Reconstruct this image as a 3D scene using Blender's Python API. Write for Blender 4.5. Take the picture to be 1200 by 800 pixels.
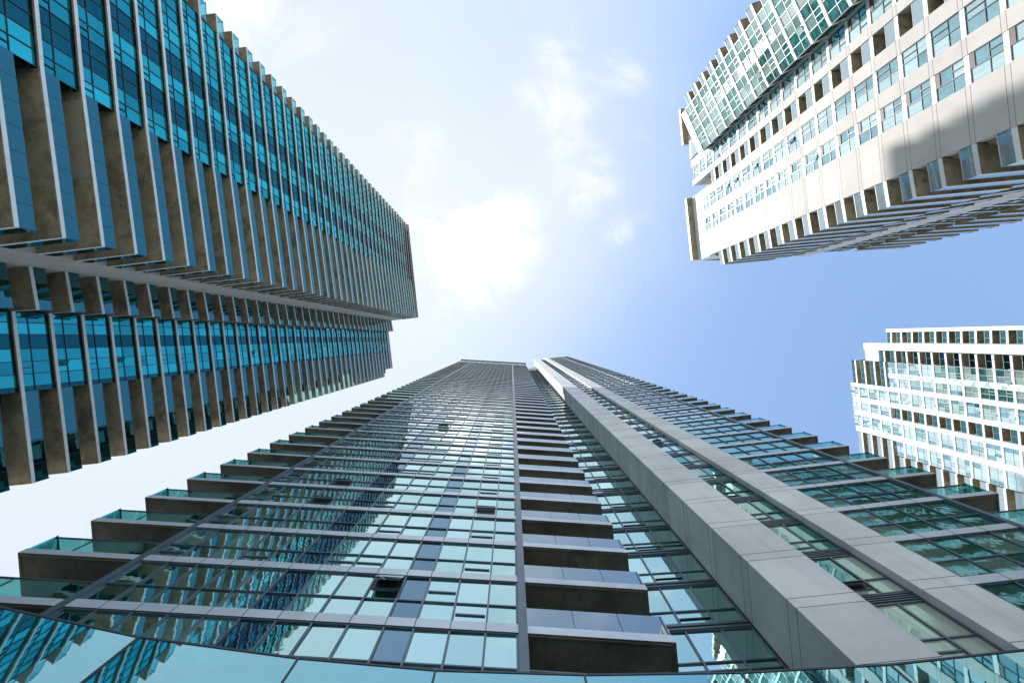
import bpy, math, random
from math import radians as R, sqrt, hypot, atan2
random.seed(11)

# ------------------------------------------------------------------ scene, camera, light
scn = bpy.context.scene
for o in list(bpy.data.objects): bpy.data.objects.remove(o)
EYE = 1.6                                            # the camera stands on the plaza, looking straight up
cd = bpy.data.cameras.new('camera'); cam = bpy.data.objects.new('camera', cd)
scn.collection.objects.link(cam); scn.camera = cam
cam.location = (0, 0, EYE); cam.rotation_euler = (math.pi, 0, 0)
cd.sensor_width = 36; cd.lens = 36*640/1200
cd.shift_x = 0.4/1200; cd.shift_y = -3.5/1200
cd.clip_start = 0.05; cd.clip_end = 6000

SUN = (-0.576, -0.145, 1.0)
sl = sqrt(sum(c*c for c in SUN)); SUN = tuple(c/sl for c in SUN)
ld = bpy.data.lights.new('sun', 'SUN'); ld.energy = 3.05; ld.angle = R(0.55); ld.color = (1, .955, .89)
sun = bpy.data.objects.new('sun', ld); scn.collection.objects.link(sun)
from mathutils import Vector
sun.rotation_euler = Vector(SUN).to_track_quat('Z', 'Y').to_euler()
sun.location = (-60, -15, 250)

w = bpy.data.worlds.new('World'); scn.world = w; w.use_nodes = True
nt = w.node_tree; nt.nodes.clear()
def N(t, **k):
    n = nt.nodes.new(t)
    for a, b in k.items(): setattr(n, a, b)
    return n
def lk(a, b): nt.links.new(a, b)
def setin(n, name, v): n.inputs[name].default_value = v
def math_(op, a, b=None, c=None, clamp=False):
    n = N('ShaderNodeMath', operation=op); n.use_clamp = clamp
    for i, v in enumerate((a, b, c)):
        if v is None: continue
        if isinstance(v, (int, float)): n.inputs[i].default_value = v
        else: lk(v, n.inputs[i])
    return n.outputs[0]
def maprange(v, a, b, c=0., d=1.):
    n = N('ShaderNodeMapRange'); n.interpolation_type = 'SMOOTHSTEP'
    lk(v, n.inputs[0]); n.inputs[1].default_value = a; n.inputs[2].default_value = b
    n.inputs[3].default_value = c; n.inputs[4].default_value = d
    return n.outputs[0]
def mixc(f, a, b, mode='MIX'):
    n = N('ShaderNodeMix', data_type='RGBA', blend_type=mode)
    for i, v in ((0, f), (6, a), (7, b)):
        if isinstance(v, (int, float)): n.inputs[i].default_value = v
        elif isinstance(v, tuple): n.inputs[i].default_value = (*v, 1) if len(v) == 3 else v
        else: lk(v, n.inputs[i])
    return n.outputs[2]
sky = N('ShaderNodeTexSky', sky_type='NISHITA')
sky.sun_disc = False; sky.sun_elevation = math.asin(SUN[2])
sky.sun_rotation = atan2(SUN[0], SUN[1])
sky.altitude = 100; sky.air_density = 1.0; sky.dust_density = 0.7; sky.ozone_density = 1.6
tc = N('ShaderNodeTexCoord'); sep = N('ShaderNodeSeparateXYZ'); lk(tc.outputs['Generated'], sep.inputs[0])
zc = math_('MAXIMUM', sep.outputs[2], 0.12)
px = math_('DIVIDE', sep.outputs[0], zc); py = math_('DIVIDE', sep.outputs[1], zc)
comb = N('ShaderNodeCombineXYZ'); lk(px, comb.inputs[0]); lk(py, comb.inputs[1])
def noise(scale, detail, rough, dist=0., off=0.):
    n = N('ShaderNodeTexNoise'); lk(comb.outputs[0], n.inputs['Vector'])
    n.inputs['Scale'].default_value = scale; n.inputs['Detail'].default_value = detail
    n.inputs['Roughness'].default_value = rough; n.inputs['Distortion'].default_value = dist
    return n.outputs['Fac']
n1 = noise(2.6, 9, .62, .35); n2 = noise(7.5, 8, .65, .5); n3 = noise(1.1, 4, .5, .2)
# cumulus wisps: places in the sky (x/z, y/z), each with a radius and weight, torn apart by noise
blobs = [(-.045,-.19,.075,1.4,.95),(.085,-.47,.075,.9,1.5),(.105,-.40,.05,.7,1.0),(.215,-.49,.055,.95,.8),(.145,-.27,.06,.75,1.4),
         (-.18,-.37,.09,.5,1.0),(.205,-.19,.03,.5,1.0),(-.25,-.15,.14,.35,1.0),(-.48,-.62,.16,1.0,1.0),(.24,-.22,.03,.35,1.),(.235,-.375,.02,.45,1.),(-.10,-.10,.10,.5,1.),(.02,-.62,.07,.35,1.)]
acc = None
for bx, by, br, bw, el in blobs:
    dx = math_('SUBTRACT', px, bx); dy = math_('DIVIDE', math_('SUBTRACT', py, by), el)
    d2 = math_('ADD', math_('MULTIPLY', dx, dx), math_('MULTIPLY', dy, dy))
    g = math_('MULTIPLY', math_('EXPONENT', math_('MULTIPLY', d2, -1/(br*br))), bw)
    acc = g if acc is None else math_('ADD', acc, g)
nn = math_('ADD', math_('MULTIPLY', n1, .45), math_('MULTIPLY', n2, .55))
body = math_('ADD', acc, math_('MULTIPLY', math_('MULTIPLY', math_('SUBTRACT', nn, .52), 5.5), math_('MULTIPLY', acc, 1.6, clamp=True)))
cum = maprange(body, .12, 1.75)
# thin high veil, thicker towards the sun's side of the sky
veil = math_('ADD', math_('MULTIPLY', px, -.95), math_('MULTIPLY', py, -.12))
veil = math_('ADD', veil, math_('MULTIPLY', math_('SUBTRACT', n3, .5), 1.0))
veil = math_('ADD', veil, math_('MULTIPLY', math_('SUBTRACT', n1, .5), .45))
veil = maprange(veil, -.45, .38, .0, .93)
col = mixc(veil, mixc(1.0, sky.outputs[0], (1.16, 1.15, 1.06), 'MULTIPLY'), (2.46, 2.74, 3.06))
gx = math_('SUBTRACT', px, -.06); gy = math_('SUBTRACT', py, -.19)
glow = math_('EXPONENT', math_('MULTIPLY', math_('ADD', math_('MULTIPLY', gx, gx), math_('MULTIPLY', gy, gy)), -1/(.12*.12)))
cloudc = mixc(glow, (3.5, 3.53, 3.55), (9.0, 8.9, 8.8))
halo = math_('EXPONENT', math_('MULTIPLY', math_('ADD', math_('MULTIPLY', gx, gx), math_('MULTIPLY', gy, gy)), -1/(.26*.26)))
col = mixc(math_('MULTIPLY', halo, .32), col, (3.3, 3.36, 3.4))
col = mixc(math_('MULTIPLY', cum, .94), col, cloudc)
bg = N('ShaderNodeBackground'); lk(col, bg.inputs[0]); bg.inputs[1].default_value = 0.15
out = N('ShaderNodeOutputWorld'); lk(bg.outputs[0], out.inputs[0])
vs = scn.view_settings; vs.view_transform = 'Standard'; vs.look = 'None'; vs.gamma = 1.0
vs.exposure = 1.1; vs.use_curve_mapping = False
scn.render.engine = 'CYCLES'
scn.cycles.transparent_max_bounces = 24; scn.cycles.max_bounces = 10; scn.cycles.glossy_bounces = 5

# ------------------------------------------------------------------ materials
MATS = {}
def newmat(name):
    global nt
    m = bpy.data.materials.new(name); m.use_nodes = True; nt = m.node_tree; nt.nodes.clear()
    MATS[name] = m
    return m
def noise3(scale, detail=5, rough=.6, vec=None, dim='3D'):
    n = N('ShaderNodeTexNoise'); n.inputs['Scale'].default_value = scale
    n.inputs['Detail'].default_value = detail; n.inputs['Roughness'].default_value = rough
    if vec is None: vec = N('ShaderNodeNewGeometry').outputs['Position']
    lk(vec, n.inputs['Vector']); return n.outputs['Fac']
def mapping(scale):
    g = N('ShaderNodeNewGeometry'); m = N('ShaderNodeMapping'); lk(g.outputs['Position'], m.inputs[0])
    m.inputs['Scale'].default_value = scale; return m.outputs[0]
def solid(name, c, rough=.6, var=.12, scale=1.2, metal=0., streak=0., bump=.0, stain=None, panel=None):
    newmat(name)
    p = N('ShaderNodeBsdfPrincipled'); o = N('ShaderNodeOutputMaterial'); lk(p.outputs[0], o.inputs[0])
    p.inputs['Roughness'].default_value = rough; p.inputs['Metallic'].default_value = metal
    f = noise3(scale, 6, .65)
    a = tuple(max(0, x*(1-var)) for x in c); b = tuple(min(1, x*(1+var)) for x in c)
    colr = mixc(maprange(f, .3, .7), a, b)
    if streak:
        s = noise3(1.0, 5, .6, mapping((1.6, 1.6, .09)))
        colr = mixc(math_('MULTIPLY', maprange(s, .5, .75), streak), colr, tuple(x*.45 for x in c))
    if stain:
        s = noise3(.55, 7, .7); s2 = noise3(3.1, 4, .6)
        colr = mixc(math_('MULTIPLY', maprange(s, .48, .62), .75), colr, stain)
        colr = mixc(math_('MULTIPLY', maprange(s2, .50, .68), .4), colr, stain)
    at = N('ShaderNodeAttribute', attribute_name='rnd')
    colr = mixc(1.0, colr, mixc(at.outputs['Fac'], (.86, .86, .86), (1.08, 1.08, 1.08)), 'MULTIPLY')
    lk(colr, p.inputs['Base Color'])
    if panel is not None:
        gp = N('ShaderNodeNewGeometry'); sp = N('ShaderNodeSeparateXYZ'); lk(gp.outputs['Position'], sp.inputs[0])
        wn = N('ShaderNodeTexWhiteNoise', noise_dimensions='1D')
        lk(math_('FLOOR', math_('DIVIDE', math_('SUBTRACT', sp.outputs[2], panel+1.6), 3.0)), wn.inputs['W'])
        colr = mixc(1.0, colr, mixc(wn.outputs['Value'], (.90, .90, .91), (1.06, 1.06, 1.05)), 'MULTIPLY')
        lk(colr, p.inputs['Base Color'])
    if bump:
        bn = N('ShaderNodeBump'); bn.inputs['Strength'].default_value = bump; bn.inputs['Distance'].default_value = .02
        lk(noise3(14, 4, .6), bn.inputs['Height']); lk(bn.outputs[0], p.inputs['Normal'])
def schlick(f0, power=5.0):
    g = N('ShaderNodeNewGeometry'); vm = N('ShaderNodeVectorMath', operation='DOT_PRODUCT')
    lk(g.outputs['Normal'], vm.inputs[0]); lk(g.outputs['Incoming'], vm.inputs[1])
    c = math_('ABSOLUTE', vm.outputs['Value']); k = math_('POWER', math_('SUBTRACT', 1.0, c, clamp=True), power)
    return math_('ADD', math_('MULTIPLY', k, 1-f0), f0, clamp=True), k
def glass(name, tint, dark, blind, blindfrac, f0, ior=1.7, wav=.002, rough=.015, vlow=.84):
    newmat(name)
    at = N('ShaderNodeAttribute', attribute_name='rnd').outputs['Fac']
    fold = noise3(1.0, 3, .55, mapping((5.5, 5.5, .12)))
    bl = mixc(maprange(fold, .35, .65), tuple(x*.72 for x in blind), blind)
    # per-pane choice of drawn blinds or dark room, per-pane strength
    isb = math_('LESS_THAN', at, blindfrac)
    fr = math_('FRACT', math_('MULTIPLY', at, 17.3))
    bl = mixc(1.0, bl, mixc(fr, (.62, .62, .62), (1.1, 1.1, 1.1)), 'MULTIPLY')
    dk = mixc(maprange(noise3(1.3, 3, .6), .4, .62), dark, tuple(x*2.1 for x in dark))
    base = mixc(isb, dk, bl)
    d = N('ShaderNodeBsdfDiffuse'); lk(base, d.inputs[0])
    fac, kk = schlick(f0, 3.6)
    g = N('ShaderNodeBsdfGlossy'); g.inputs['Roughness'].default_value = rough
    tv = mixc(math_('FRACT', math_('MULTIPLY', at, 7.7)), tuple(x*vlow for x in tint), tuple(min(1, x*1.12) for x in tint))
    lk(mixc(maprange(kk, .25, .85), tv, (.93, .96, 1.0)), g.inputs['Color'])
    bn = N('ShaderNodeBump'); bn.inputs['Strength'].default_value = 1; bn.inputs['Distance'].default_value = wav
    lk(noise3(1.7, 2, .5), bn.inputs['Height']); lk(bn.outputs[0], g.inputs['Normal'])
    mx = N('ShaderNodeMixShader'); lk(fac, mx.inputs[0]); lk(d.outputs[0], mx.inputs[1]); lk(g.outputs[0], mx.inputs[2])
    o = N('ShaderNodeOutputMaterial'); lk(mx.outputs[0], o.inputs[0])
def railglass(name, tint, tcol, f0, milk=0.):
    newmat(name)
    t = N('ShaderNodeBsdfTransparent'); t.inputs[0].default_value = (*tcol, 1)
    g = N('ShaderNodeBsdfGlossy'); g.inputs['Roughness'].default_value = .02; g.inputs[0].default_value = (*tint, 1)
    bn = N('ShaderNodeBump'); bn.inputs['Distance'].default_value = .0015
    lk(noise3(1.4, 2, .5), bn.inputs['Height']); lk(bn.outputs[0], g.inputs['Normal'])
    fac, kk = schlick(f0, 4.5)
    under = t.outputs[0]
    if milk:
        d = N('ShaderNodeBsdfDiffuse'); d.inputs[0].default_value = (.75, .85, .88, 1)
        m2 = N('ShaderNodeMixShader'); m2.inputs[0].default_value = milk
        lk(t.outputs[0], m2.inputs[1]); lk(d.outputs[0], m2.inputs[2]); under = m2.outputs[0]
    mx = N('ShaderNodeMixShader'); lk(fac, mx.inputs[0])
    lk(under, mx.inputs[1]); lk(g.outputs[0], mx.inputs[2])
    o = N('ShaderNodeOutputMaterial'); lk(mx.outputs[0], o.inputs[0])

solid('fascia_grey', (.60, .65, .72), .34, .06, .7, .35, .2)
solid('fin_stone', (.70, .715, .735), .7, .09, .5, 0, .30, .12, None, 14.3)
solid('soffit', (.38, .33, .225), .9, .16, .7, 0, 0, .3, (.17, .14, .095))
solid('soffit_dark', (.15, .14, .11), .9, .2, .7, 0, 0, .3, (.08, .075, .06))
solid('soffit_patch', (.42, .37, .28), .9, .06, .7)
solid('frame', (.035, .045, .052), .4, .1, 2, .3)
solid('mullion', (.11, .155, .19), .35, .1, 2, .5)
solid('joint', (.06, .06, .065), .9, .0)
solid('fascia_pale', (.74, .78, .82), .5, .06, .6, 0, .3)
solid('wall_pale', (.50, .47, .43), .8, .08, .5, 0, .3, .1)
solid('white_stone', (.62, .59, .565), .75, .06, .4, 0, .12, .08, None, 46.3)
solid('white_paint', (.80, .80, .80), .5, .04, .6, 0, .12)
solid('niche_wall', (.30, .24, .16), .9, .15, .9, 0, .3)
solid('louvre', (.12, .09, .10), .6, .2, 3)
solid('metal_white', (.62, .68, .70), .4, .05)
solid('roof_gravel', (.30, .29, .28), .95, .2, 4)
solid('crown_panel', (.22, .235, .26), .5, .08, .4, .3, .2)
glass('glass_centre', (.66, 1.0, .98), (.008, .045, .042), (.22, .46, .44), .32, .70)
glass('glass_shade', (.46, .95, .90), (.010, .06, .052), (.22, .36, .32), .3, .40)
glass('glass_lobby', (.45, .85, .85), (.02, .07, .065), (.62, .66, .56), .62, .14)
glass('panel_violet', (.36, .56, .70), (.015, .03, .05), (.02, .035, .055), .5, .40)
glass('glass_cyan', (.09, .88, .92), (.0, .05, .075), (.02, .36, .42), .5, .52, vlow=.62)
glass('panel_navy', (.06, .38, .47), (.0, .03, .045), (.005, .05, .06), .5, .26)
glass('glass_white', (.72, .95, 1.0), (.02, .12, .15), (.62, .80, .82), .6, .46)
glass('glass_green', (.62, .90, .84), (.03, .10, .09), (.44, .60, .54), .5, .30)
glass('panel_white', (.80, .90, .92), (.50, .60, .60), (.60, .70, .68), .5, .12)
glass('glass_podium', (.46, .86, 1.0), (.01, .06, .07), (.03, .14, .16), .3, .58, 1.8, .0006)
railglass('rail_teal', (.60, .98, 1.0), (.42, .78, .76), .20)
railglass('rail_blue', (.70, .86, 1.0), (.10, .22, .26), .35)
railglass('rail_cyan', (.22, .64, .68), (.04, .24, .26), .32)
railglass('rail_white', (.75, .92, 1.0), (.35, .55, .60), .26, .35)

# ------------------------------------------------------------------ mesh building
class M:
    def __init__(s): s.v = []; s.f = []; s.m = []; s.r = []
    def face(s, pts, mat, rnd=None):
        i = len(s.v); s.v += pts; s.f.append(tuple(range(i, i+len(pts)))); s.m.append(mat)
        s.r.append(random.random() if rnd is None else rnd)
    def prism(s, poly, z0, z1, side, bot=None, top=None, rnd=None):
        A = sum(poly[i][0]*poly[(i+1) % len(poly)][1]-poly[(i+1) % len(poly)][0]*poly[i][1] for i in range(len(poly)))
        if A < 0: poly = poly[::-1]
        bot = bot or side; top = top or side; n = len(poly); i = len(s.v)
        rnd = random.random() if rnd is None else rnd
        s.v += [(x, y, z0) for x, y in poly] + [(x, y, z1) for x, y in poly]
        for k in range(n):
            q = (k+1) % n; s.f.append((i+k, i+q, i+n+q, i+n+k)); s.m.append(side); s.r.append(rnd)
        s.f.append(tuple(i+k for k in range(n-1, -1, -1))); s.m.append(bot); s.r.append(rnd)
        s.f.append(tuple(i+n+k for k in range(n))); s.m.append(top); s.r.append(rnd)
    def add(s, o):
        i = len(s.v); s.v += o.v; s.f += [tuple(a+i for a in f) for f in o.f]; s.m += o.m; s.r += o.r
    def build(s, name, parent=None):
        names = []; 
        for a in s.m:
            if a not in names: names.append(a)
        me = bpy.data.meshes.new(name)
        me.from_pydata([(x, y, z+EYE) for x, y, z in s.v], [], s.f)
        for a in names: me.materials.append(MATS[a])
        me.polygons.foreach_set('material_index', [names.index(a) for a in s.m])
        at = me.attributes.new('rnd', 'FLOAT', 'FACE'); at.data.foreach_set('value', s.r)
        me.update()
        o = bpy.data.objects.new(name, me); scn.collection.objects.link(o)
        if parent:
            o.parent = parent
            q = parent
            while q.parent: q = q.parent
            # meshes are written in world coordinates; cancel the root's offset once at the first level
            if parent.parent is None: o.location = tuple(-c for c in parent.location)
        return o

def sub(a, b): return (a[0]-b[0], a[1]-b[1])
def lerp(a, b, t): return (a[0]+(b[0]-a[0])*t, a[1]+(b[1]-a[1])*t)
def dist(a, b): return hypot(a[0]-b[0], a[1]-b[1])
def outn(a, b, flip=False):
    d = sub(b, a); l = hypot(*d); n = (d[1]/l, -d[0]/l); m = lerp(a, b, .5)
    if (n[0]*-m[0]+n[1]*-m[1] < 0) != flip: n = (-n[0], -n[1])
    return n
def off(p, n, t): return (p[0]+n[0]*t, p[1]+n[1]*t)
def strip(m, a, b, z0, z1, o0, o1, mat, bot=None, n=None, top=None, rnd=None):   # box along a-b between outward offsets o0 < o1
    n = n or outn(a, b)
    m.prism([off(a, n, o1), off(b, n, o1), off(b, n, o0), off(a, n, o0)], z0, z1, mat, bot, top, rnd)

class Tower:
    def __init__(s, name, label, loc, cat='tower'):
        s.root = bpy.data.objects.new(name, None); scn.collection.objects.link(s.root)
        s.root.location = loc; s.root.empty_display_size = 5
        s.root['label'] = label; s.root['category'] = cat
        s.count = {}; s.bulk = {}
    def emit(s, kind, main, subs=(), visible=True, label=None, lim=98):
        c = s.count.get(kind, 0)
        if not visible or c >= lim:
            b = s.bulk.setdefault(kind, M()); b.add(main)
            for _, q in subs: b.add(q)
            return
        s.count[kind] = c+1
        o = main.build(kind, s.root)
        if label: o['label'] = label
        for nm, q in subs:
            if q.f: q.build(nm, o)
    def finish(s):
        for k, b in s.bulk.items():
            o = b.build(k, s.root); o['kind'] = 'stuff'

def window(a, b, z0, z1, cols, rows, glassmat, rec=.075, frame='mullion', kinds=None, opens=(), dark_top=0., n=None, mw=.055, alt=None, mid=True, tilt=.004):
    """strip of framed panes between a and b; cols = pane widths, rows = heights of the transoms above z0"""
    n = n or outn(a, b); fm = M(); gm = M()
    L = dist(a, b); tot = sum(cols); t = 0.; xs = [0.]
    for c in cols: t += c/tot; xs.append(t)
    zs = [z0] + [z0+r for r in rows] + [z1]
    A = off(a, n, -rec); B = off(b, n, -rec)
    for i in range(len(cols)):
        p = lerp(A, B, xs[i]); q = lerp(A, B, xs[i+1]); kd = kinds[i] if kinds else 'L'
        cur = random.random()
        for j in range(len(zs)-1):
            gmn = glassmat if kd == 'L' else kd
            e = [random.uniform(-tilt, tilt) for _ in range(3)]
            rr = cur if random.random() < .75 else random.random()
            pts = [(*off(p, n, e[0]), zs[j]), (*off(q, n, e[1]), zs[j]), (*off(q, n, e[1]+e[2]), zs[j+1]), (*off(p, n, e[0]+e[2]), zs[j+1])]
            gm.face(pts, gmn, rr)
    for i, t in enumerate(xs):
        p = lerp(A, B, t); d = mw/2/L
        if i == 0: q0, q1 = p, lerp(A, B, t+2*d)
        elif i == len(xs)-1: q0, q1 = lerp(A, B, t-2*d), p
        else: q0, q1 = lerp(A, B, t-d), lerp(A, B, t+d)
        strip(fm, q0, q1, z0, z1, .006, .05, frame, n=n, rnd=.5)
    for j, r in enumerate(rows):
        strip(fm, A, B, z0+r-.025, z0+r+.025, .005, .045, frame, n=n, rnd=.5)
    strip(fm, A, B, z0, z0+.05, .005, .05, frame, n=n, rnd=.5); strip(fm, A, B, z1-.05, z1, .005, .05, frame, n=n, rnd=.5)
    for (i, j, how) in opens:                       # operable light: a frame of its own inside the pane, some tilted open
        if i >= len(cols) or j >= len(zs)-1: continue
        p = lerp(A, B, xs[i]+mw/L); q = lerp(A, B, xs[i+1]-mw/L)
        if how == 'v':                              # split by an upright
            m_ = lerp(p, q, .5); e = .03/dist(p, q)
            strip(fm, lerp(p, q, .5-e), lerp(p, q, .5+e), zs[j]+.03, zs[j+1]-.03, .004, .07, frame, n=n, rnd=.5)
            if random.random() < .12:
                gm.face([(*off(m_, n, .09), zs[j]+.05), (*off(q, n, .24), zs[j]+.05), (*off(q, n, .24), zs[j+1]-.05), (*off(m_, n, .09), zs[j+1]-.05)], glassmat)
        else:
            zm = zs[j]+.42*(zs[j+1]-zs[j])
            strip(fm, p, q, zm-.03, zm+.03, .004, .04, frame, n=n, rnd=.5)
            if random.random() < (.06 if z0 < 50 else .0):               # top-hung sash standing open
                za = zm; zb = zs[j+1]-.04
                gm.face([(*off(p, n, .30), za), (*off(q, n, .30), za), (*off(q, n, .07), zb), (*off(p, n, .07), zb)], glassmat)
                gm.face([(*off(p, n, .012), za+.02), (*off(q, n, .012), za+.02), (*off(q, n, .012), zb), (*off(p, n, .012), zb)], 'frame')
    return fm, [('window_glass', gm)]

def balcony(front, back, zb, th, fas, sof, rail, railside='mullion', inset=.05, panels=1.25, rh=1.07, lip=.0, door=None, doorglass='glass_shade', railtop=True, patch=False):
    """front: plan polyline of the free edge; back: the rest of the slab outline (in order)"""
    m = M(); g = M(); subs = []
    m.prism(list(front)+list(back), zb, zb+th, fas, sof, 'soffit')
    zt = zb+th; cx = sum(p[0] for p in list(front)+list(back))/(len(front)+len(back)); cy = sum(p[1] for p in list(front)+list(back))/(len(front)+len(back))
    for a, b in zip(front[:-1], front[1:]):
        d = sub(b, a); l = hypot(*d); n = (d[1]/l, -d[0]/l); mm = lerp(a, b, .5)
        if n[0]*(mm[0]-cx)+n[1]*(mm[1]-cy) < 0: n = (-n[0], -n[1])
        # drip edge under the slab rim
        strip(m, lerp(a, b, .01), lerp(a, b, .99), zb-.03, zb, -.10, -.06, sof, n=n)
        k = max(1, round(l/panels))
        for i in range(k):
            p = lerp(a, b, (i+.012/l*k)/k if i else .0); q = lerp(a, b, (i+1-.012/l*k)/k if i < k-1 else 1)
            strip(g, p, q, zt-.12, zt+rh, -inset-.014, -inset, rail, n=n)
            if i:
                c0 = lerp(a, b, i/k-.018/l); c1 = lerp(a, b, i/k+.018/l)
                strip(g, c0, c1, zt, zt+rh, -inset-.055, -inset-.018, railside, n=n)
        if railtop: strip(g, a, b, zt+rh, zt+rh+.045, -inset-.03, -inset+.016, railside, n=n)
    subs.append(('glass_railing', g))
    if random.random() < .3:
      fx, fy = lerp(front[0], front[1], random.uniform(.25, .75)); ux, uy = cx-fx, cy-fy; ul = hypot(ux, uy)
      fx += ux/ul*.6; fy += uy/ul*.6                 # a small drain or light fitting under the slab
      m.prism([(fx-.05, fy-.05), (fx+.05, fy-.05), (fx+.05, fy+.05), (fx-.05, fy+.05)], zb-.03, zb-.001, 'joint')
    if patch:
        a, b = front[0], front[1]; n = outn(a, b)
        pm = M(); strip(pm, lerp(a, b, .05), lerp(a, b, .55), zb-.012, zb-.002, -1.6, -.12, 'soffit_patch', n=n)
        subs.append(('soffit_board', pm))
    if door:
        a, b, h = door; L = dist(a, b); k = max(2, round(L/1.1))
        fm, ss = window(a, b, zt, zb+h-.005, [1]*k, [2.15], doorglass, rec=0., frame='frame')
        fm.add(ss[0][1]); subs.append(('sliding_door', fm))
    return m, subs

# ------------------------------------------------------------------ ground
g = M(); g.face([(-3000, -3000, -EYE), (3000, -3000, -EYE), (3000, 3000, -EYE), (-3000, 3000, -EYE)], 'ground') if False else None
newmat('paving')
p = N('ShaderNodeBsdfPrincipled'); o = N('ShaderNodeOutputMaterial'); lk(p.outputs[0], o.inputs[0])
br = N('ShaderNodeTexBrick'); lk(mapping((1, 1, 1)), br.inputs['Vector']); br.inputs['Scale'].default_value = 1.0
br.inputs['Color1'].default_value = (.50, .48, .45, 1); br.inputs['Color2'].default_value = (.44, .43, .40, 1); br.inputs['Mortar'].default_value = (.15, .15, .15, 1)
br.inputs['Mortar Size'].default_value = .008
lk(mixc(.5, br.outputs[0], mixc(noise3(.5), (.42, .41, .38), (.55, .53, .5))), p.inputs['Base Color']); p.inputs['Roughness'].default_value = .8
solid('asphalt_ground', (.30, .30, .285), .9, .2, .2)
g = M(); g.face([(-3000, -3000, -EYE-.004), (3000, -3000, -EYE-.004), (3000, 3000, -EYE-.004), (-3000, 3000, -EYE-.004)], 'asphalt_ground')
o = g.build('ground'); o['kind'] = 'structure'
g = M(); g.face([(-24, -60, -EYE), (29, -60, -EYE), (29, 40, -EYE), (-24, 40, -EYE)], 'paving')
o = g.build('plaza_paving'); o['kind'] = 'structure'

# ------------------------------------------------------------------ the tower straight ahead (bottom of the picture)
T = Tower('residential_tower', 'grey tower of teal glass with two full-height stone fins behind a curved glass podium', (2, 12, 0))
FH = 3.0
def cl(x): return (x, 7.70+.058*(x-.37))             # front line
def rw(x): return (x, 6.42-.112*(x-12.1))            # right wing line
def bw(x): return (x, 9.50-.062*(x-.5))              # set-back wall line
cw = [.87, .95, .95, .78, .95, .95, .95, .95, .95, .95, .95, .95, .90]
ck = ['L', 'L', 'L', 'panel_violet', 'L', 'L', 'L', 'panel_violet', 'L', 'L', 'L', 'L', 'L']
fa, fb, fc, fd = (7.45, 7.05), (9.30, 6.86), (10.75, 6.56), (12.10, 6.42)
ff = (7.64, 9.05)
body = M()
body.prism([(-15.6, 8.75), (-11.72, 8.95), (-11.7, 7.32), (.30, 8.02), (.40, 9.62), (7.7, 9.2), (9.3, 7.6), (12, 7.3), (16.2, 6.4), (16.3, 7.8), (18.0, 7.6), (20, 30), (-17, 30)], -EYE+.01, 158, 'frame', 'soffit', 'roof_gravel', .4)
body.build('core_wall', T.root)
cr = M()
cr.prism([cl(-15.65), cl(.42), cl(4.31), (4.45, 9.5), (7.9, 9.2), (9.0, 20), (-15.65, 20)], 158.4, 170.5, 'crown_panel', 'soffit_dark', 'roof_gravel', .5)
for i in range(1, 12):
    x = -15.65+i*1.67; strip(cr, cl(x-.05), cl(x+.05), 158.6, 170.2, 0, .10, 'mullion', n=(0.058, -1))
strip(cr, cl(-15.9), cl(4.5), 170.5, 172.0, -3, .25, 'frame', n=(.058, -1))
cr.build('crown', T.root)
cr = M(); cr.prism([rw(12.1), rw(18.1), (19, 20), (9, 20), (10, 7.6)], 176, 178.0, 'crown_panel', 'soffit_dark', 'roof_gravel', .5)
cr.prism([(12.2, 6.9), (17.6, 6.4), (18.5, 20), (7, 20), (6, 9.6), (10, 8)], 158.01, 176, 'crown_panel', None, None, .5)
cr.build('roof_slab', T.root)

for nm, poly, zt in (('a', [fa, fb, (9.45, 8.2), (9.45, 9.3), ff], 184), ('b', [fc, fd, (12.2, 7.5), (10.85, 7.6)], 184)):
    m = M(); m.prism(poly, -EYE+.02, zt, 'fin_stone', rnd=.5)
    a, b = poly[0], poly[1]
    nn = outn(a, b)
    for k in range(-1, 56):
        z = 14.3+3*k
        for dz in (0, .5):
            strip(m, lerp(a, b, .002), lerp(a, b, .998), z+dz-.009, z+dz+.009, -.02, .0035, 'joint', n=nn)
            if nm == 'a':
                strip(m, a, lerp(ff, a, .01), z+dz-.009, z+dz+.009, -.02, .0035, 'joint', n=(-1, .095))
    m.build('stone_fin', T.root)
m = M()                                              # wide corner mullions running the full height
strip(m, cl(.18), cl(.42), 9.3, 158.2, -.3, .045, 'mullion', n=(.058, -1), rnd=.5); m.build('corner_mullion', T.root)
m = M(); strip(m, cl(-11.94), cl(-11.72), 9.3, 158.2, -.35, .03, 'mullion', n=(.058, -1), rnd=.5); m.build('corner_mullion', T.root)
m = M(); strip(m, rw(16.08), rw(16.26), 9.3, 175.8, -.3, .03, 'mullion', rnd=.5); m.build('corner_mullion', T.root)

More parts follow.
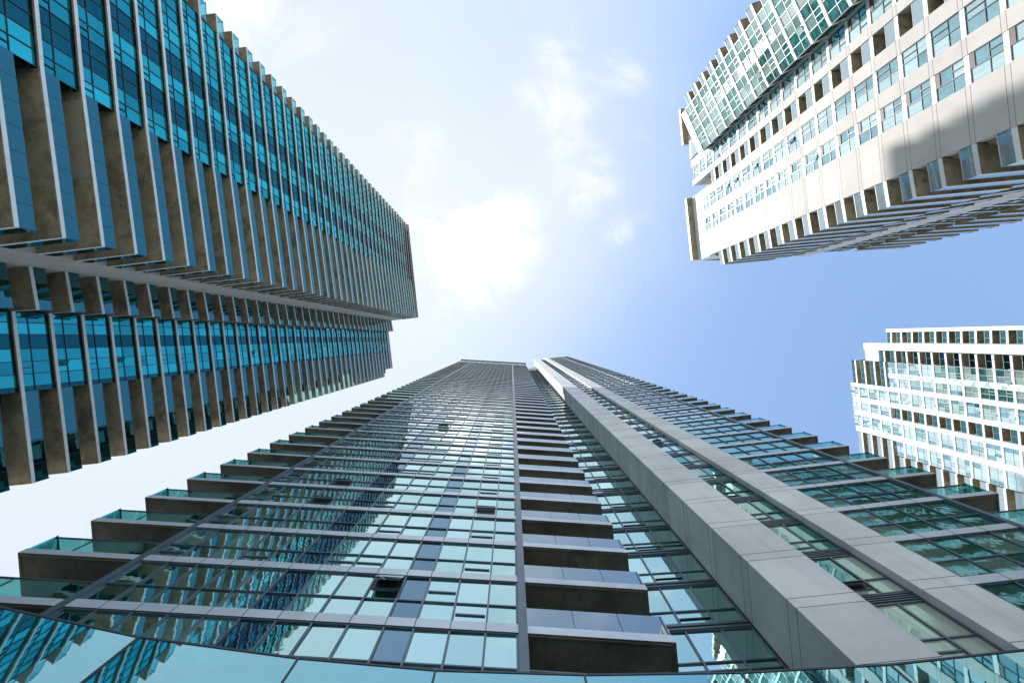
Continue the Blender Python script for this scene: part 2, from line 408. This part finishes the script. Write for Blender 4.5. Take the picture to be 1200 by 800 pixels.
for k in range(-1, 54):
    z = 14.3+FH*k; vis = True
    left = k <= 47
    zt = z+.42; zn = z+FH
    if left:
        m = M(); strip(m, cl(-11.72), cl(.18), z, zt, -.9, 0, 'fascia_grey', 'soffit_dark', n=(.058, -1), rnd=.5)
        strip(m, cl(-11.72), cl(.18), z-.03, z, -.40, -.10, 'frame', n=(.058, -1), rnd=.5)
        if k < 22:
            t = .18
            for c in cw:
                t -= c*11.9/sum(cw)
                if t > -11.6: strip(m, cl(t-.011), cl(t+.011), z+.01, zt-.01, -.01, .003, 'joint', n=(.058, -1))
        T.emit('floor_slab', m, visible=vis)
        ops = [(i, 0, 'h') for i in (1, 5, 6, 9, 12) if random.random() < .9]
        if k in (0,): ops = [(4, 1, 'h'), (2, 1, 'h'), (1, 0, 'h')]
        fm, ss = window(cl(.18), cl(-11.72), zt, zn, cw, [1.05], 'glass_centre', kinds=ck, opens=ops, n=(.058, -1))
        T.emit('window', fm, ss, visible=vis)
        # left corner balcony
        A, B = cl(-15.65), cl(-11.76)
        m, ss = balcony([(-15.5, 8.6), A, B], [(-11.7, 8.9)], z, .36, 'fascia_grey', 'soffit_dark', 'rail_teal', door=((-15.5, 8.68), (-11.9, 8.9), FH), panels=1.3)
        T.emit('balcony', m, ss, visible=vis)
        # right-hand balcony
        A, B = cl(.42), (4.31, 7.95)
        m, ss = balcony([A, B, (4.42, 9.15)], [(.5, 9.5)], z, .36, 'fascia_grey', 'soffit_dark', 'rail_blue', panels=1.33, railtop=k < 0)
        T.emit('balcony', m, ss, visible=vis)
        # set-back wall behind it, up to the fin
        m = M(); strip(m, bw(.5), bw(7.60), z-.02, zt-.08, -.5, .0, 'mullion', rnd=.4)
        strip(m, bw(.5), bw(7.60), z+.12, z+.16, -.4, .03, 'frame', rnd=.4)
        T.emit('spandrel', m, visible=vis)
        fm, ss = window(bw(7.60), bw(.5), zt-.08, zn-.02, [1.0, 1.14, 1.1, 1.1, 1.1, 1.1, .6], [.85] if k % 3 else [.55, .95], 'glass_centre', rec=.08,
                        opens=[(1, 0, 'h'), (1, 0, 'h')])
        T.emit('window', fm, ss, visible=vis)
    # strip between the fins
    a, b = (9.32, 6.98), (10.77, 6.83)
    m = M(); strip(m, a, b, z-.05, z+.45, -.4, .02, 'frame', rnd=.4)
    for q in range(4): strip(m, a, b, z+.02+q*.11, z+.06+q*.11, .02, .045, 'mullion', rnd=.2)
    T.emit('spandrel', m, visible=vis)
    fm, ss = window(a, b, z+.45, zn-.05, [1, 1.05], [.85], 'glass_lobby' if k < 6 else 'glass_centre', rec=.02, opens=[(0, 0, 'h')])
    T.emit('window', fm, ss, visible=vis)
    # right wing
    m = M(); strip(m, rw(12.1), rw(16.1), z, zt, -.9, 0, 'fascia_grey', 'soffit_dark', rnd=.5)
    strip(m, rw(12.1), rw(16.1), z-.03, z, -.4, -.1, 'frame', rnd=.5)
    for q in (13.1, 14.1, 15.1):
        if k < 12: strip(m, rw(q-.011), rw(q+.011), z+.01, zt-.01, -.01, .003, 'joint')
    T.emit('floor_slab', m, visible=vis)
    fm, ss = window(rw(12.13), rw(16.08), zt, zn, [1, 1, 1, 1], [1.05], 'glass_shade' if k < 9 else 'glass_centre')
    T.emit('window', fm, ss, visible=vis)
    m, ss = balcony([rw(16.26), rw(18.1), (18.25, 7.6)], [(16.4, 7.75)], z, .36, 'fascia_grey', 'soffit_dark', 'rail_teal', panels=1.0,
                    door=((16.4, 7.72), (18.0, 7.56), FH))
    T.emit('balcony', m, ss, visible=vis)
T.finish()
# curved glass podium in front of the tower
pts = [(-16.0, 2.35), (-13.0, 3.5), (-9.9, 4.47), (-6.5, 5.20), (-3.72, 5.57), (-1.33, 5.78), (1.27, 5.86), (4.0, 5.82), (6.6, 5.68), (9.0, 5.42), (11.8, 4.95), (14.5, 4.3)]
def smooth(P, n=4):
    out = []
    for i in range(len(P)-1):
        p0 = P[max(i-1, 0)]; p1 = P[i]; p2 = P[i+1]; p3 = P[min(i+2, len(P)-1)]
        for j in range(n):
            t = j/n; out.append(tuple(.5*(2*p1[c]+(p2[c]-p0[c])*t+(2*p0[c]-5*p1[c]+4*p2[c]-p3[c])*t*t+(-p0[c]+3*p1[c]-3*p2[c]+p3[c])*t**3) for c in (0, 1)))
    return out+[P[-1]]
sm = smooth(pts, 1); HP = 9.5
for i in range(len(pts)-1):
    m = M()
    for lo, hi in ((-EYE+.3, 1.9), (1.94, 5.2), (5.24, HP)):
        for q in range(1):
            a, b = lerp(sm[i], sm[i+1], .006), lerp(sm[i], sm[i+1], .994)
            strip(m, a, b, lo, hi, -.05, 0, 'glass_podium', rnd=.7)
    m.build('podium_glass', T.root)
m = M()
for a, b in zip(sm[:-1], sm[1:]):
    strip(m, a, b, HP, HP+.045, -.07, .012, 'frame', rnd=.5)
for p_, q_ in zip(pts[1:-1], [sm[i+1] for i in range(1, len(pts)-1)]):
    d = .02/dist(p_, q_); strip(m, lerp(p_, q_, -d), lerp(p_, q_, d), -EYE, HP, -.10, .012, 'frame', rnd=.5)
m.build('podium_frame', T.root)
m = M(); m.prism([off(p_, (0, 1), .35) for p_ in sm]+[(15, 8), (-14, 8)], -EYE+.02, HP-.6, 'frame', 'soffit', 'roof_gravel', .5)
m.build('podium_wall', T.root)

# ------------------------------------------------------------------ left tower
L = Tower('residential_tower', 'dark stepped tower with cyan and navy window panes and brown balcony undersides', (-34, -10, 0))
Q = (-25.6, -5.75); W1 = (-26.86, -15.41); W2 = (-28.10, -29.2); W3 = (-28.26, -31.0)
pane = ['L', 'L', 'panel_navy', 'panel_navy', 'L', 'L', 'panel_navy', 'panel_navy', 'L', 'L', 'L', 'L', 'L', 'L']
def lx(y): return (-32.6+.117*(-(9.85-y))*1.0, y)    # lower wing line
L0 = lx(9.85); Lb = lx(3.64); Lt = lx(-1.85); Lm = (-32.3, -1.95); Ln = (-32.85, -5.10)
TOP = 148.1
body = M()
body.prism([(-29.7, -6.6), (-28.4, -15.3), (-27.6, -15.45), (-28.6, -29.0), (-29.7, -30.8), (-60, -30), (-60, 9), (-34.5, 9.5), (-34.9, 3.7), (-34.0, 3.6), (-34.6, -1.9), (-34.9, -4.6)], -EYE+.01, 149.6, 'frame', 'soffit', 'roof_gravel', .4)
body.build('core_wall', L.root)
m = M(); m.prism([(-29.7, -5.27), (-29.75, -6.5), (-34.9, -6.0), (-34.9, -4.66), (-32.9, -4.9)], -EYE+.02, 149.8, 'wall_pale', rnd=.5)
m.build('wing_wall', L.root)
NU = None
for k in range(-13, 34):
    z = 49.1+3*k; th = .30; zt = z+th; zn = z+3.0
    visU = z > 22; visL = z > 30; high = k >= 31
    nu = outn(W1, W2); nl = outn(Lb, Lt)
    # upper wing, window part
    m = M(); strip(m, W1, W3 if high else W2, z, zt, -1.3, 0, 'fascia_pale', 'soffit', n=nu, rnd=.5)
    strip(m, W1, W2, z-.05, z, -.5, -.12, 'frame', n=nu, rnd=.5)
    L.emit('floor_slab', m, visible=visU)
    if not high:
        ops = [(0, 0, 'v'), (4, 0, 'v'), (9, 0, 'v'), (12, 0, 'v')]
        fm, ss = window(W1, W2, zt, zn, [1]*14, [1.0], 'glass_cyan', kinds=pane, opens=ops, n=nu, rec=.2, frame='frame')
        L.emit('window', fm, ss, visible=visU)
        m, ss = balcony([W2, W3, (-29.8, -30.8)], [(-29.7, -29.0)], z, th, 'fascia_pale', 'soffit', 'rail_teal')
        L.emit('balcony', m, ss, visible=visU)
    # upper wing balcony running round the corner
    m, ss = balcony([W1, Q, (-29.7, -5.26)], [(-29.7, -7), (-28.4, -15.3)], z, th, 'fascia_pale', 'soffit', 'rail_cyan', 'frame', panels=1.45, railtop=False,
                    patch=(k == -5), door=((-28.2, -15.2), (-29.5, -7.0), 3.0), doorglass='glass_cyan')
    L.emit('balcony', m, ss, visible=visU)
    # lower wing: protruding middle balcony
    m, ss = balcony([lx(-1.85), Lm, Ln], [(-34.6, -4.9), (-34.6, -1.9)], z, th, 'fascia_pale', 'soffit', 'rail_cyan', 'frame', panels=1.3, railtop=False)
    L.emit('balcony', m, ss, visible=visL)
    m = M(); strip(m, Lb, Lt, z, zt, -1.0, 0, 'fascia_pale', 'soffit', n=nl, rnd=.5)
    strip(m, Lb, Lt, z-.05, z, -.5, -.12, 'frame', n=nl, rnd=.5)
    L.emit('floor_slab', m, visible=visL)
    fm, ss = window(Lb, Lt, zt, zn, [.35, .9, .9, .9, 1.05, .85, .75], [1.05], 'glass_cyan', kinds=['panel_navy', 'L', 'L', 'L', 'panel_navy', 'L', 'L'],
                    opens=[(2, 0, 'v'), (6, 0, 'v')], n=nl, rec=.2, frame='frame')
    L.emit('window', fm, ss, visible=visL)
    # lower balcony
    ye = 9.85 if k < 31 else 8.1
    m, ss = balcony([Lb, lx(ye), (-34.5, ye+.2)], [(-34.9, 3.75)], z, th, 'fascia_pale', 'soffit', 'rail_cyan', 'mullion', panels=1.3, railtop=True,
                    door=((-34.75, 3.8), (-34.55, ye-.2), 3.0), doorglass='glass_cyan')
    L.emit('balcony', m, ss, visible=visL)
L.finish()
m = M()
m.prism([off(W3, (1, 0), .1), off(Q, (1, 0), .1), (-29.7, -5.2), (-31, -30.8)], TOP+.32, TOP+1.3, 'crown_panel', 'soffit_dark', 'roof_gravel', .4)
m.build('parapet', L.root)
m = M(); m.prism([lx(8.1), lx(-1.9), (-33.9, -4.8), (-36, -4.9), (-36, 8.2)], TOP+.32, TOP+2.6, 'crown_panel', 'soffit_dark', 'roof_gravel', .4)
m.build('parapet', L.root)

# ------------------------------------------------------------------ upper right building
T2 = Tower('apartment_building', 'sunlit cream stone block with a projecting green glass bay and a soft shadow', (40, -24, 0))
def yr(r): return -33.14*r/(1+.1*r)
def tr(r, o=0.):
    y = yr(r); return (33.14+.1*y-o, y)
n2 = (-.995, .0995)
B1 = (28.9, -28.3); bd = (-.45, -1.0)
def bay(t): return (B1[0]+bd[0]*t, B1[1]+bd[1]*t)
B2, B3 = bay(6.15), bay(7.4); Br = (30.3, -29.0)
body = M()
body.prism([(31.2, -40), tr(.99, -1.9), (31.8, -26.0), tr(.837, -1.5), tr(.773, -1.5), tr(.56, -.8), tr(.42, -.6), (33.6, -13.0), (44.5, -14.2), (52.5, -15), (60, -15.3), (62, -42)], -EYE+.01, 87.4, 'niche_wall', 'soffit', 'roof_gravel', .4)
body.prism([(31.2, -40), tr(.99, -1.2), tr(.84, -1.2), (50, -26), (50, -40)], 87.42, 91.4, 'white_stone', None, 'roof_gravel', .4)
body.build('core_wall', T2.root)
for r0, r1, top, o in ((.99, .946, 92, .0), (.870, .838, 92, .06), (.773, .731, 88.2, .06), (.663, .621, 88.2, .06), (.552, .42, 88.2, .10)):
    m = M(); a, b = tr(r0, o), tr(r1, o)
    m.prism([a, b, off(b, n2, -1.3-o), off(a, n2, -1.3-o)], -EYE+.02, top, 'white_stone', 'soffit', None, .5)
    for k in range(-8, 14):
        z = 46.3+3*k
        for dz in (.0, .42):
            strip(m, lerp(a, b, .003), lerp(a, b, .997), z+dz-.012, z+dz+.012, -.02, .0035, 'joint', n=n2, rnd=.5)
    m.build('stone_pier', T2.root)
m = M()                                              # penthouse and roof overhangs
m.prism([tr(.80, -.9), tr(.43, -.9), (36, -13.9), (36, -25)], 87.45, 95.6, 'white_paint', rnd=.5)
m.build('penthouse_wall', T2.root)
m = M(); m.prism([tr(.80, .1), tr(.434, .1), (38, -13.6), (38, -25)], 95.62, 96.5, 'white_paint', 'soffit', 'roof_gravel', .5); m.build('roof_slab', T2.root)
m = M(); m.prism([(29.2, -39.8), (29.75, -33.6), (34, -33.4), (34, -39.8)], 94.6, 95.4, 'white_paint', 'soffit', 'roof_gravel', .5)
m.prism([(30.3, -39.5), (30.6, -34), (34, -34), (34, -39.5)], 91.42, 94.58, 'white_stone', None, None, .5)
m.build('roof_slab', T2.root)
m = M(); m.prism([(29.9, -33.2), tr(1.0, .02), (36, -30), (36, -33)], 60.0, 92.2, 'white_stone', None, 'roof_gravel', .5)
for k in range(6, 15):
    z = 46.3+3*k; nn_ = outn((29.9, -33.2), tr(1.0, .02))
    strip(m, (29.9, -33.2), tr(1.0, .02), z+.45, z+2.8, -.03, .012, 'glass_white', n=nn_, rnd=random.random())
m.build('stair_wall', T2.root)
for k in range(-12, 15):
    z = 46.3+3*k; zt = z+.42; zn = z+3; vis = z > 27
    if k < 14:
        rows = ((.946, .870), (.731, .663), (.621, .552)) 
    else: rows = ((.946, .870),)
    for q, (r0, r1) in enumerate(rows):
        a, b = tr(r0), tr(r1)
        m = M(); strip(m, a, b, z, zt, -.8, 0.0, 'white_paint', n=n2, rnd=.6); T2.emit('spandrel', m, visible=vis)
        fm, ss = window(a, b, zt, zn, [1, 1], [1.05], 'glass_white', rec=.065, frame='frame', n=n2, opens=[((1, 0, 'v'), (0, 1, 'v'), (0, 0, 'v'))[q]], mw=.05)
        if q != 1:
            strip(fm, a, lerp(a, b, .5), zn-.42, zn, -.05, -.01, 'louvre', n=n2)
        T2.emit('window', fm, ss, visible=vis)
    if k < 13:
        a, b = tr(.837), tr(.774)
        m, ss = balcony([a, b], [off(b, n2, -1.5), off(a, n2, -1.5)], z, .42, 'white_paint', 'soffit', 'rail_white', 'metal_white', inset=.02, panels=2.3)
        T2.emit('balcony', m, ss, visible=vis)
        # corner balcony, running back along the side
        m, ss = balcony([tr(.42, .06), (32.10, -11.2), (39.7, -11.9)], [(39.7, -13.6), (33.4, -13.2)], z, .42, 'white_paint', 'soffit', 'rail_white', 'metal_white', inset=.05, panels=1.6)
        T2.emit('balcony', m, ss, visible=vis)
        m, ss = balcony([(39.72, -12.05), (44.3, -12.75), (44.5, -14)], [(39.72, -13.6)], z, .34, 'white_paint', 'soffit', 'rail_blue', 'metal_white', panels=1.5)
        T2.emit('balcony', m, ss, visible=vis)
        fm, ss = window((33.5, -13.1), (44.4, -14.15), zt, zn, [1]*9, [1.0], 'glass_white', rec=0, frame='frame', n=(.095, .995))
        T2.emit('window', fm, ss, visible=vis)
        # rear block on the side
        fm, ss = window((48.35, -13.42), (52.1, -13.62), zt, zn, [1, 1, 1], [1.0], 'glass_green', rec=.1, frame='frame', n=(.05, 1)); strip(fm, (48.35, -13.42), (52.1, -13.62), z, zt, -.5, 0, 'white_stone', n=(.05, 1))
        T2.emit('window', fm, ss, visible=vis)
        m, ss = balcony([(52.2, -13.3), (60.1, -13.8), (60.3, -15)], [(52.2, -15)], z, .34, 'fascia_pale', 'soffit', 'rail_blue', 'metal_white', panels=1.6)
        T2.emit('balcony', m, ss, visible=vis)
    # projecting glass bay
    if z < 83:
        nb = outn(B1, B2)
        m = M(); strip(m, B1, B2, z, zt-.02, -.9, 0, 'white_paint', 'soffit', n=nb, rnd=.6)
        strip(m, B1, Br, z, zt-.02, -.9, 0, 'white_paint', 'soffit', n=outn(B1, Br), rnd=.6)
        T2.emit('floor_slab', m, visible=vis)
        if z < 80:
            fm, ss = window(B1, B2, zt-.02, zn, [.9, 1, 1, 1, 1, 1], [1.15], 'glass_green', rec=.08, frame='metal_white', n=nb, kinds=['L', 'L', 'L', 'panel_white', 'L', 'L'],
                            opens=[(1, 0, 'v'), (4, 0, 'v')])
            T2.emit('window', fm, ss, visible=vis)
            fm, ss = window(B1, Br, zt-.02, zn, [1, 1, 1], [1.15], 'glass_shade', rec=.08, frame='frame', n=outn(B1, Br))
            T2.emit('window', fm, ss, visible=vis)
            m, ss = balcony([B2, B3, (28.2, -36.6)], [(29.0, -34.6)], z, .40, 'white_paint', 'soffit', 'rail_white', 'metal_white', panels=1.2)
            T2.emit('balcony', m, ss, visible=vis)
T2.finish()
m = M(); m.prism([B1, B2, (29.2, -34.6), (30.2, -29.2)], 82.72, 84.2, 'white_paint', None, 'roof_gravel', .5)
m.prism([bay(.3), bay(5.6), (28.5, -33), (30.5, -29.2)], -EYE+.02, 73.7, 'frame', None, None, .5) if False else None
m.build('bay_parapet', T2.root)
for a, b in (((45.3, -13.2), (48.3, -13.4)),):
    m = M(); m.prism([a, b, (48.3, -15), (45.3, -14.6)], -EYE+.02, 88.4, 'white_stone', None, None, .5); m.build('side_wall', T2.root)

# ------------------------------------------------------------------ far right building
T3 = Tower('apartment_building', 'smaller distant white block with thin pale piers, behind the tower with the stone fins', (90, 12, 0))
def y3(r): return r*72.13/(1-.104*r)
def t3(r, o=0.):
    y = y3(r); return (72.13+.104*y-o, y)
n3_ = (-.9946, .1034)
body = M()
body.prism([(82.5, -1.2), (82.5, .8), t3(.0135, -1.5), t3(.0605, -1.8), (110, 5), (110, -1.2)], -EYE+.01, 111.2, 'white_stone', 'soffit', 'roof_gravel', .5)
body.prism([t3(.0610, -1.8), t3(.13, -1.6), t3(.26, -1.6), t3(.30, -1.8), t3(.46, -1.8), (110, 34), (110, 5.05)], -EYE+.01, 115.5, 'white_stone', 'soffit', 'roof_gravel', .5)
body.build('core_wall', T3.root)
for r0, r1, o, top in ((.0135, .032, .0, 112.2), (.129, .139, .35, 117.2), (.171, .181, .35, 117), (.209, .219, .35, 117), (.254, .265, .35, 117)):
    m = M(); a, b = t3(r0, o), t3(r1, o)
    m.prism([a, b, off(b, n3_, -1.3-o), off(a, n3_, -1.3-o)], -EYE+.02, top, 'white_paint', None, None, .6); m.build('stone_pier', T3.root)
m = M(); a, b = t3(.0322), t3(.062); m.prism([a, b, off(b, n3_, -1.5), off(a, n3_, -1.5)], 107.9, 111.9, 'white_paint', None, None, .6); m.build('crown', T3.root)
m = M(); m.prism([(79.9, -2.0), (79.9, -1.35), (86, -1.3), (86, -2.0)], -EYE+.02, 116.6, 'white_paint', None, None, .6); m.build('stone_pier', T3.root)
for k in range(-24, 7):
    z = 97+3*k; zt = z+.45; zn = z+3; vis = z > 76
    def win3(r0, r1, cols, rows, g='glass_white', **kw):
        a, b = t3(r0), t3(r1)
        m = M(); strip(m, a, b, z, zt, -.8, .02, 'white_paint', n=n3_, rnd=.7); T3.emit('spandrel', m, visible=vis)
        fm, ss = window(a, b, zt, zn, cols, rows, g, rec=.07, frame='metal_white', n=n3_, **kw)
        T3.emit('window', fm, ss, visible=vis)
    def bal3(r0, r1, o=0.):
        a, b = t3(r0, o), t3(r1, o)
        m, ss = balcony([a, b], [off(b, n3_, -1.7-o), off(a, n3_, -1.7-o)], z, .45, 'white_paint', 'soffit', 'rail_cyan' if r0 < .19 else 'rail_white', 'metal_white', inset=.03, panels=1.3)
        T3.emit('balcony', m, ss, visible=vis)
    gg = lambda: 'glass_green' if (z < 93 and random.random() < .7) else 'glass_white'
    if z < 117:
        m, ss = balcony([(80, -1.34), (80.1, 1.15)], [(82.5, 1.15), (82.5, -1.34)], z, .45, 'white_paint', 'soffit', 'rail_cyan', 'metal_white', panels=1.3); T3.emit('balcony', m, ss, visible=vis)
    if z < 104.5:
        bal3(.034, .0615)
        win3(.0635, .092, [1, .9], [1.1], gg(), opens=[(1, 0, 'v')]); win3(.104, .1285, [1, .9], [1.1], gg(), opens=[(0, 0, 'v')])
        a, b = t3(.092), t3(.104); m = M(); strip(m, a, b, z, zn, -.5, .0, 'panel_white', n=n3_); T3.emit('spandrel', m, visible=vis)
        win3(.267, .302, [1, 1, .8], [1.1], 'glass_white', opens=[(1, 0, 'v')]); bal3(.303, .36, .3)
    else:
        if z < 107: bal3(.034, .0615)
        bal3(.063, .1285, .2); bal3(.267, .36, .3)
    win3(.1395, .1705, [.8, 1, .8], [1.1], gg(), opens=[(1, 0, 'v')])
    win3(.2195, .2535, [.8, 1, .8], [1.1], 'glass_white', opens=[(1, 0, 'v')])
    if z > 105: win3(.1815, .2085, [.8, 1], [1.1], 'glass_white', opens=[(1, 0, 'v')])
    else: bal3(.1815, .2085)
T3.finish()
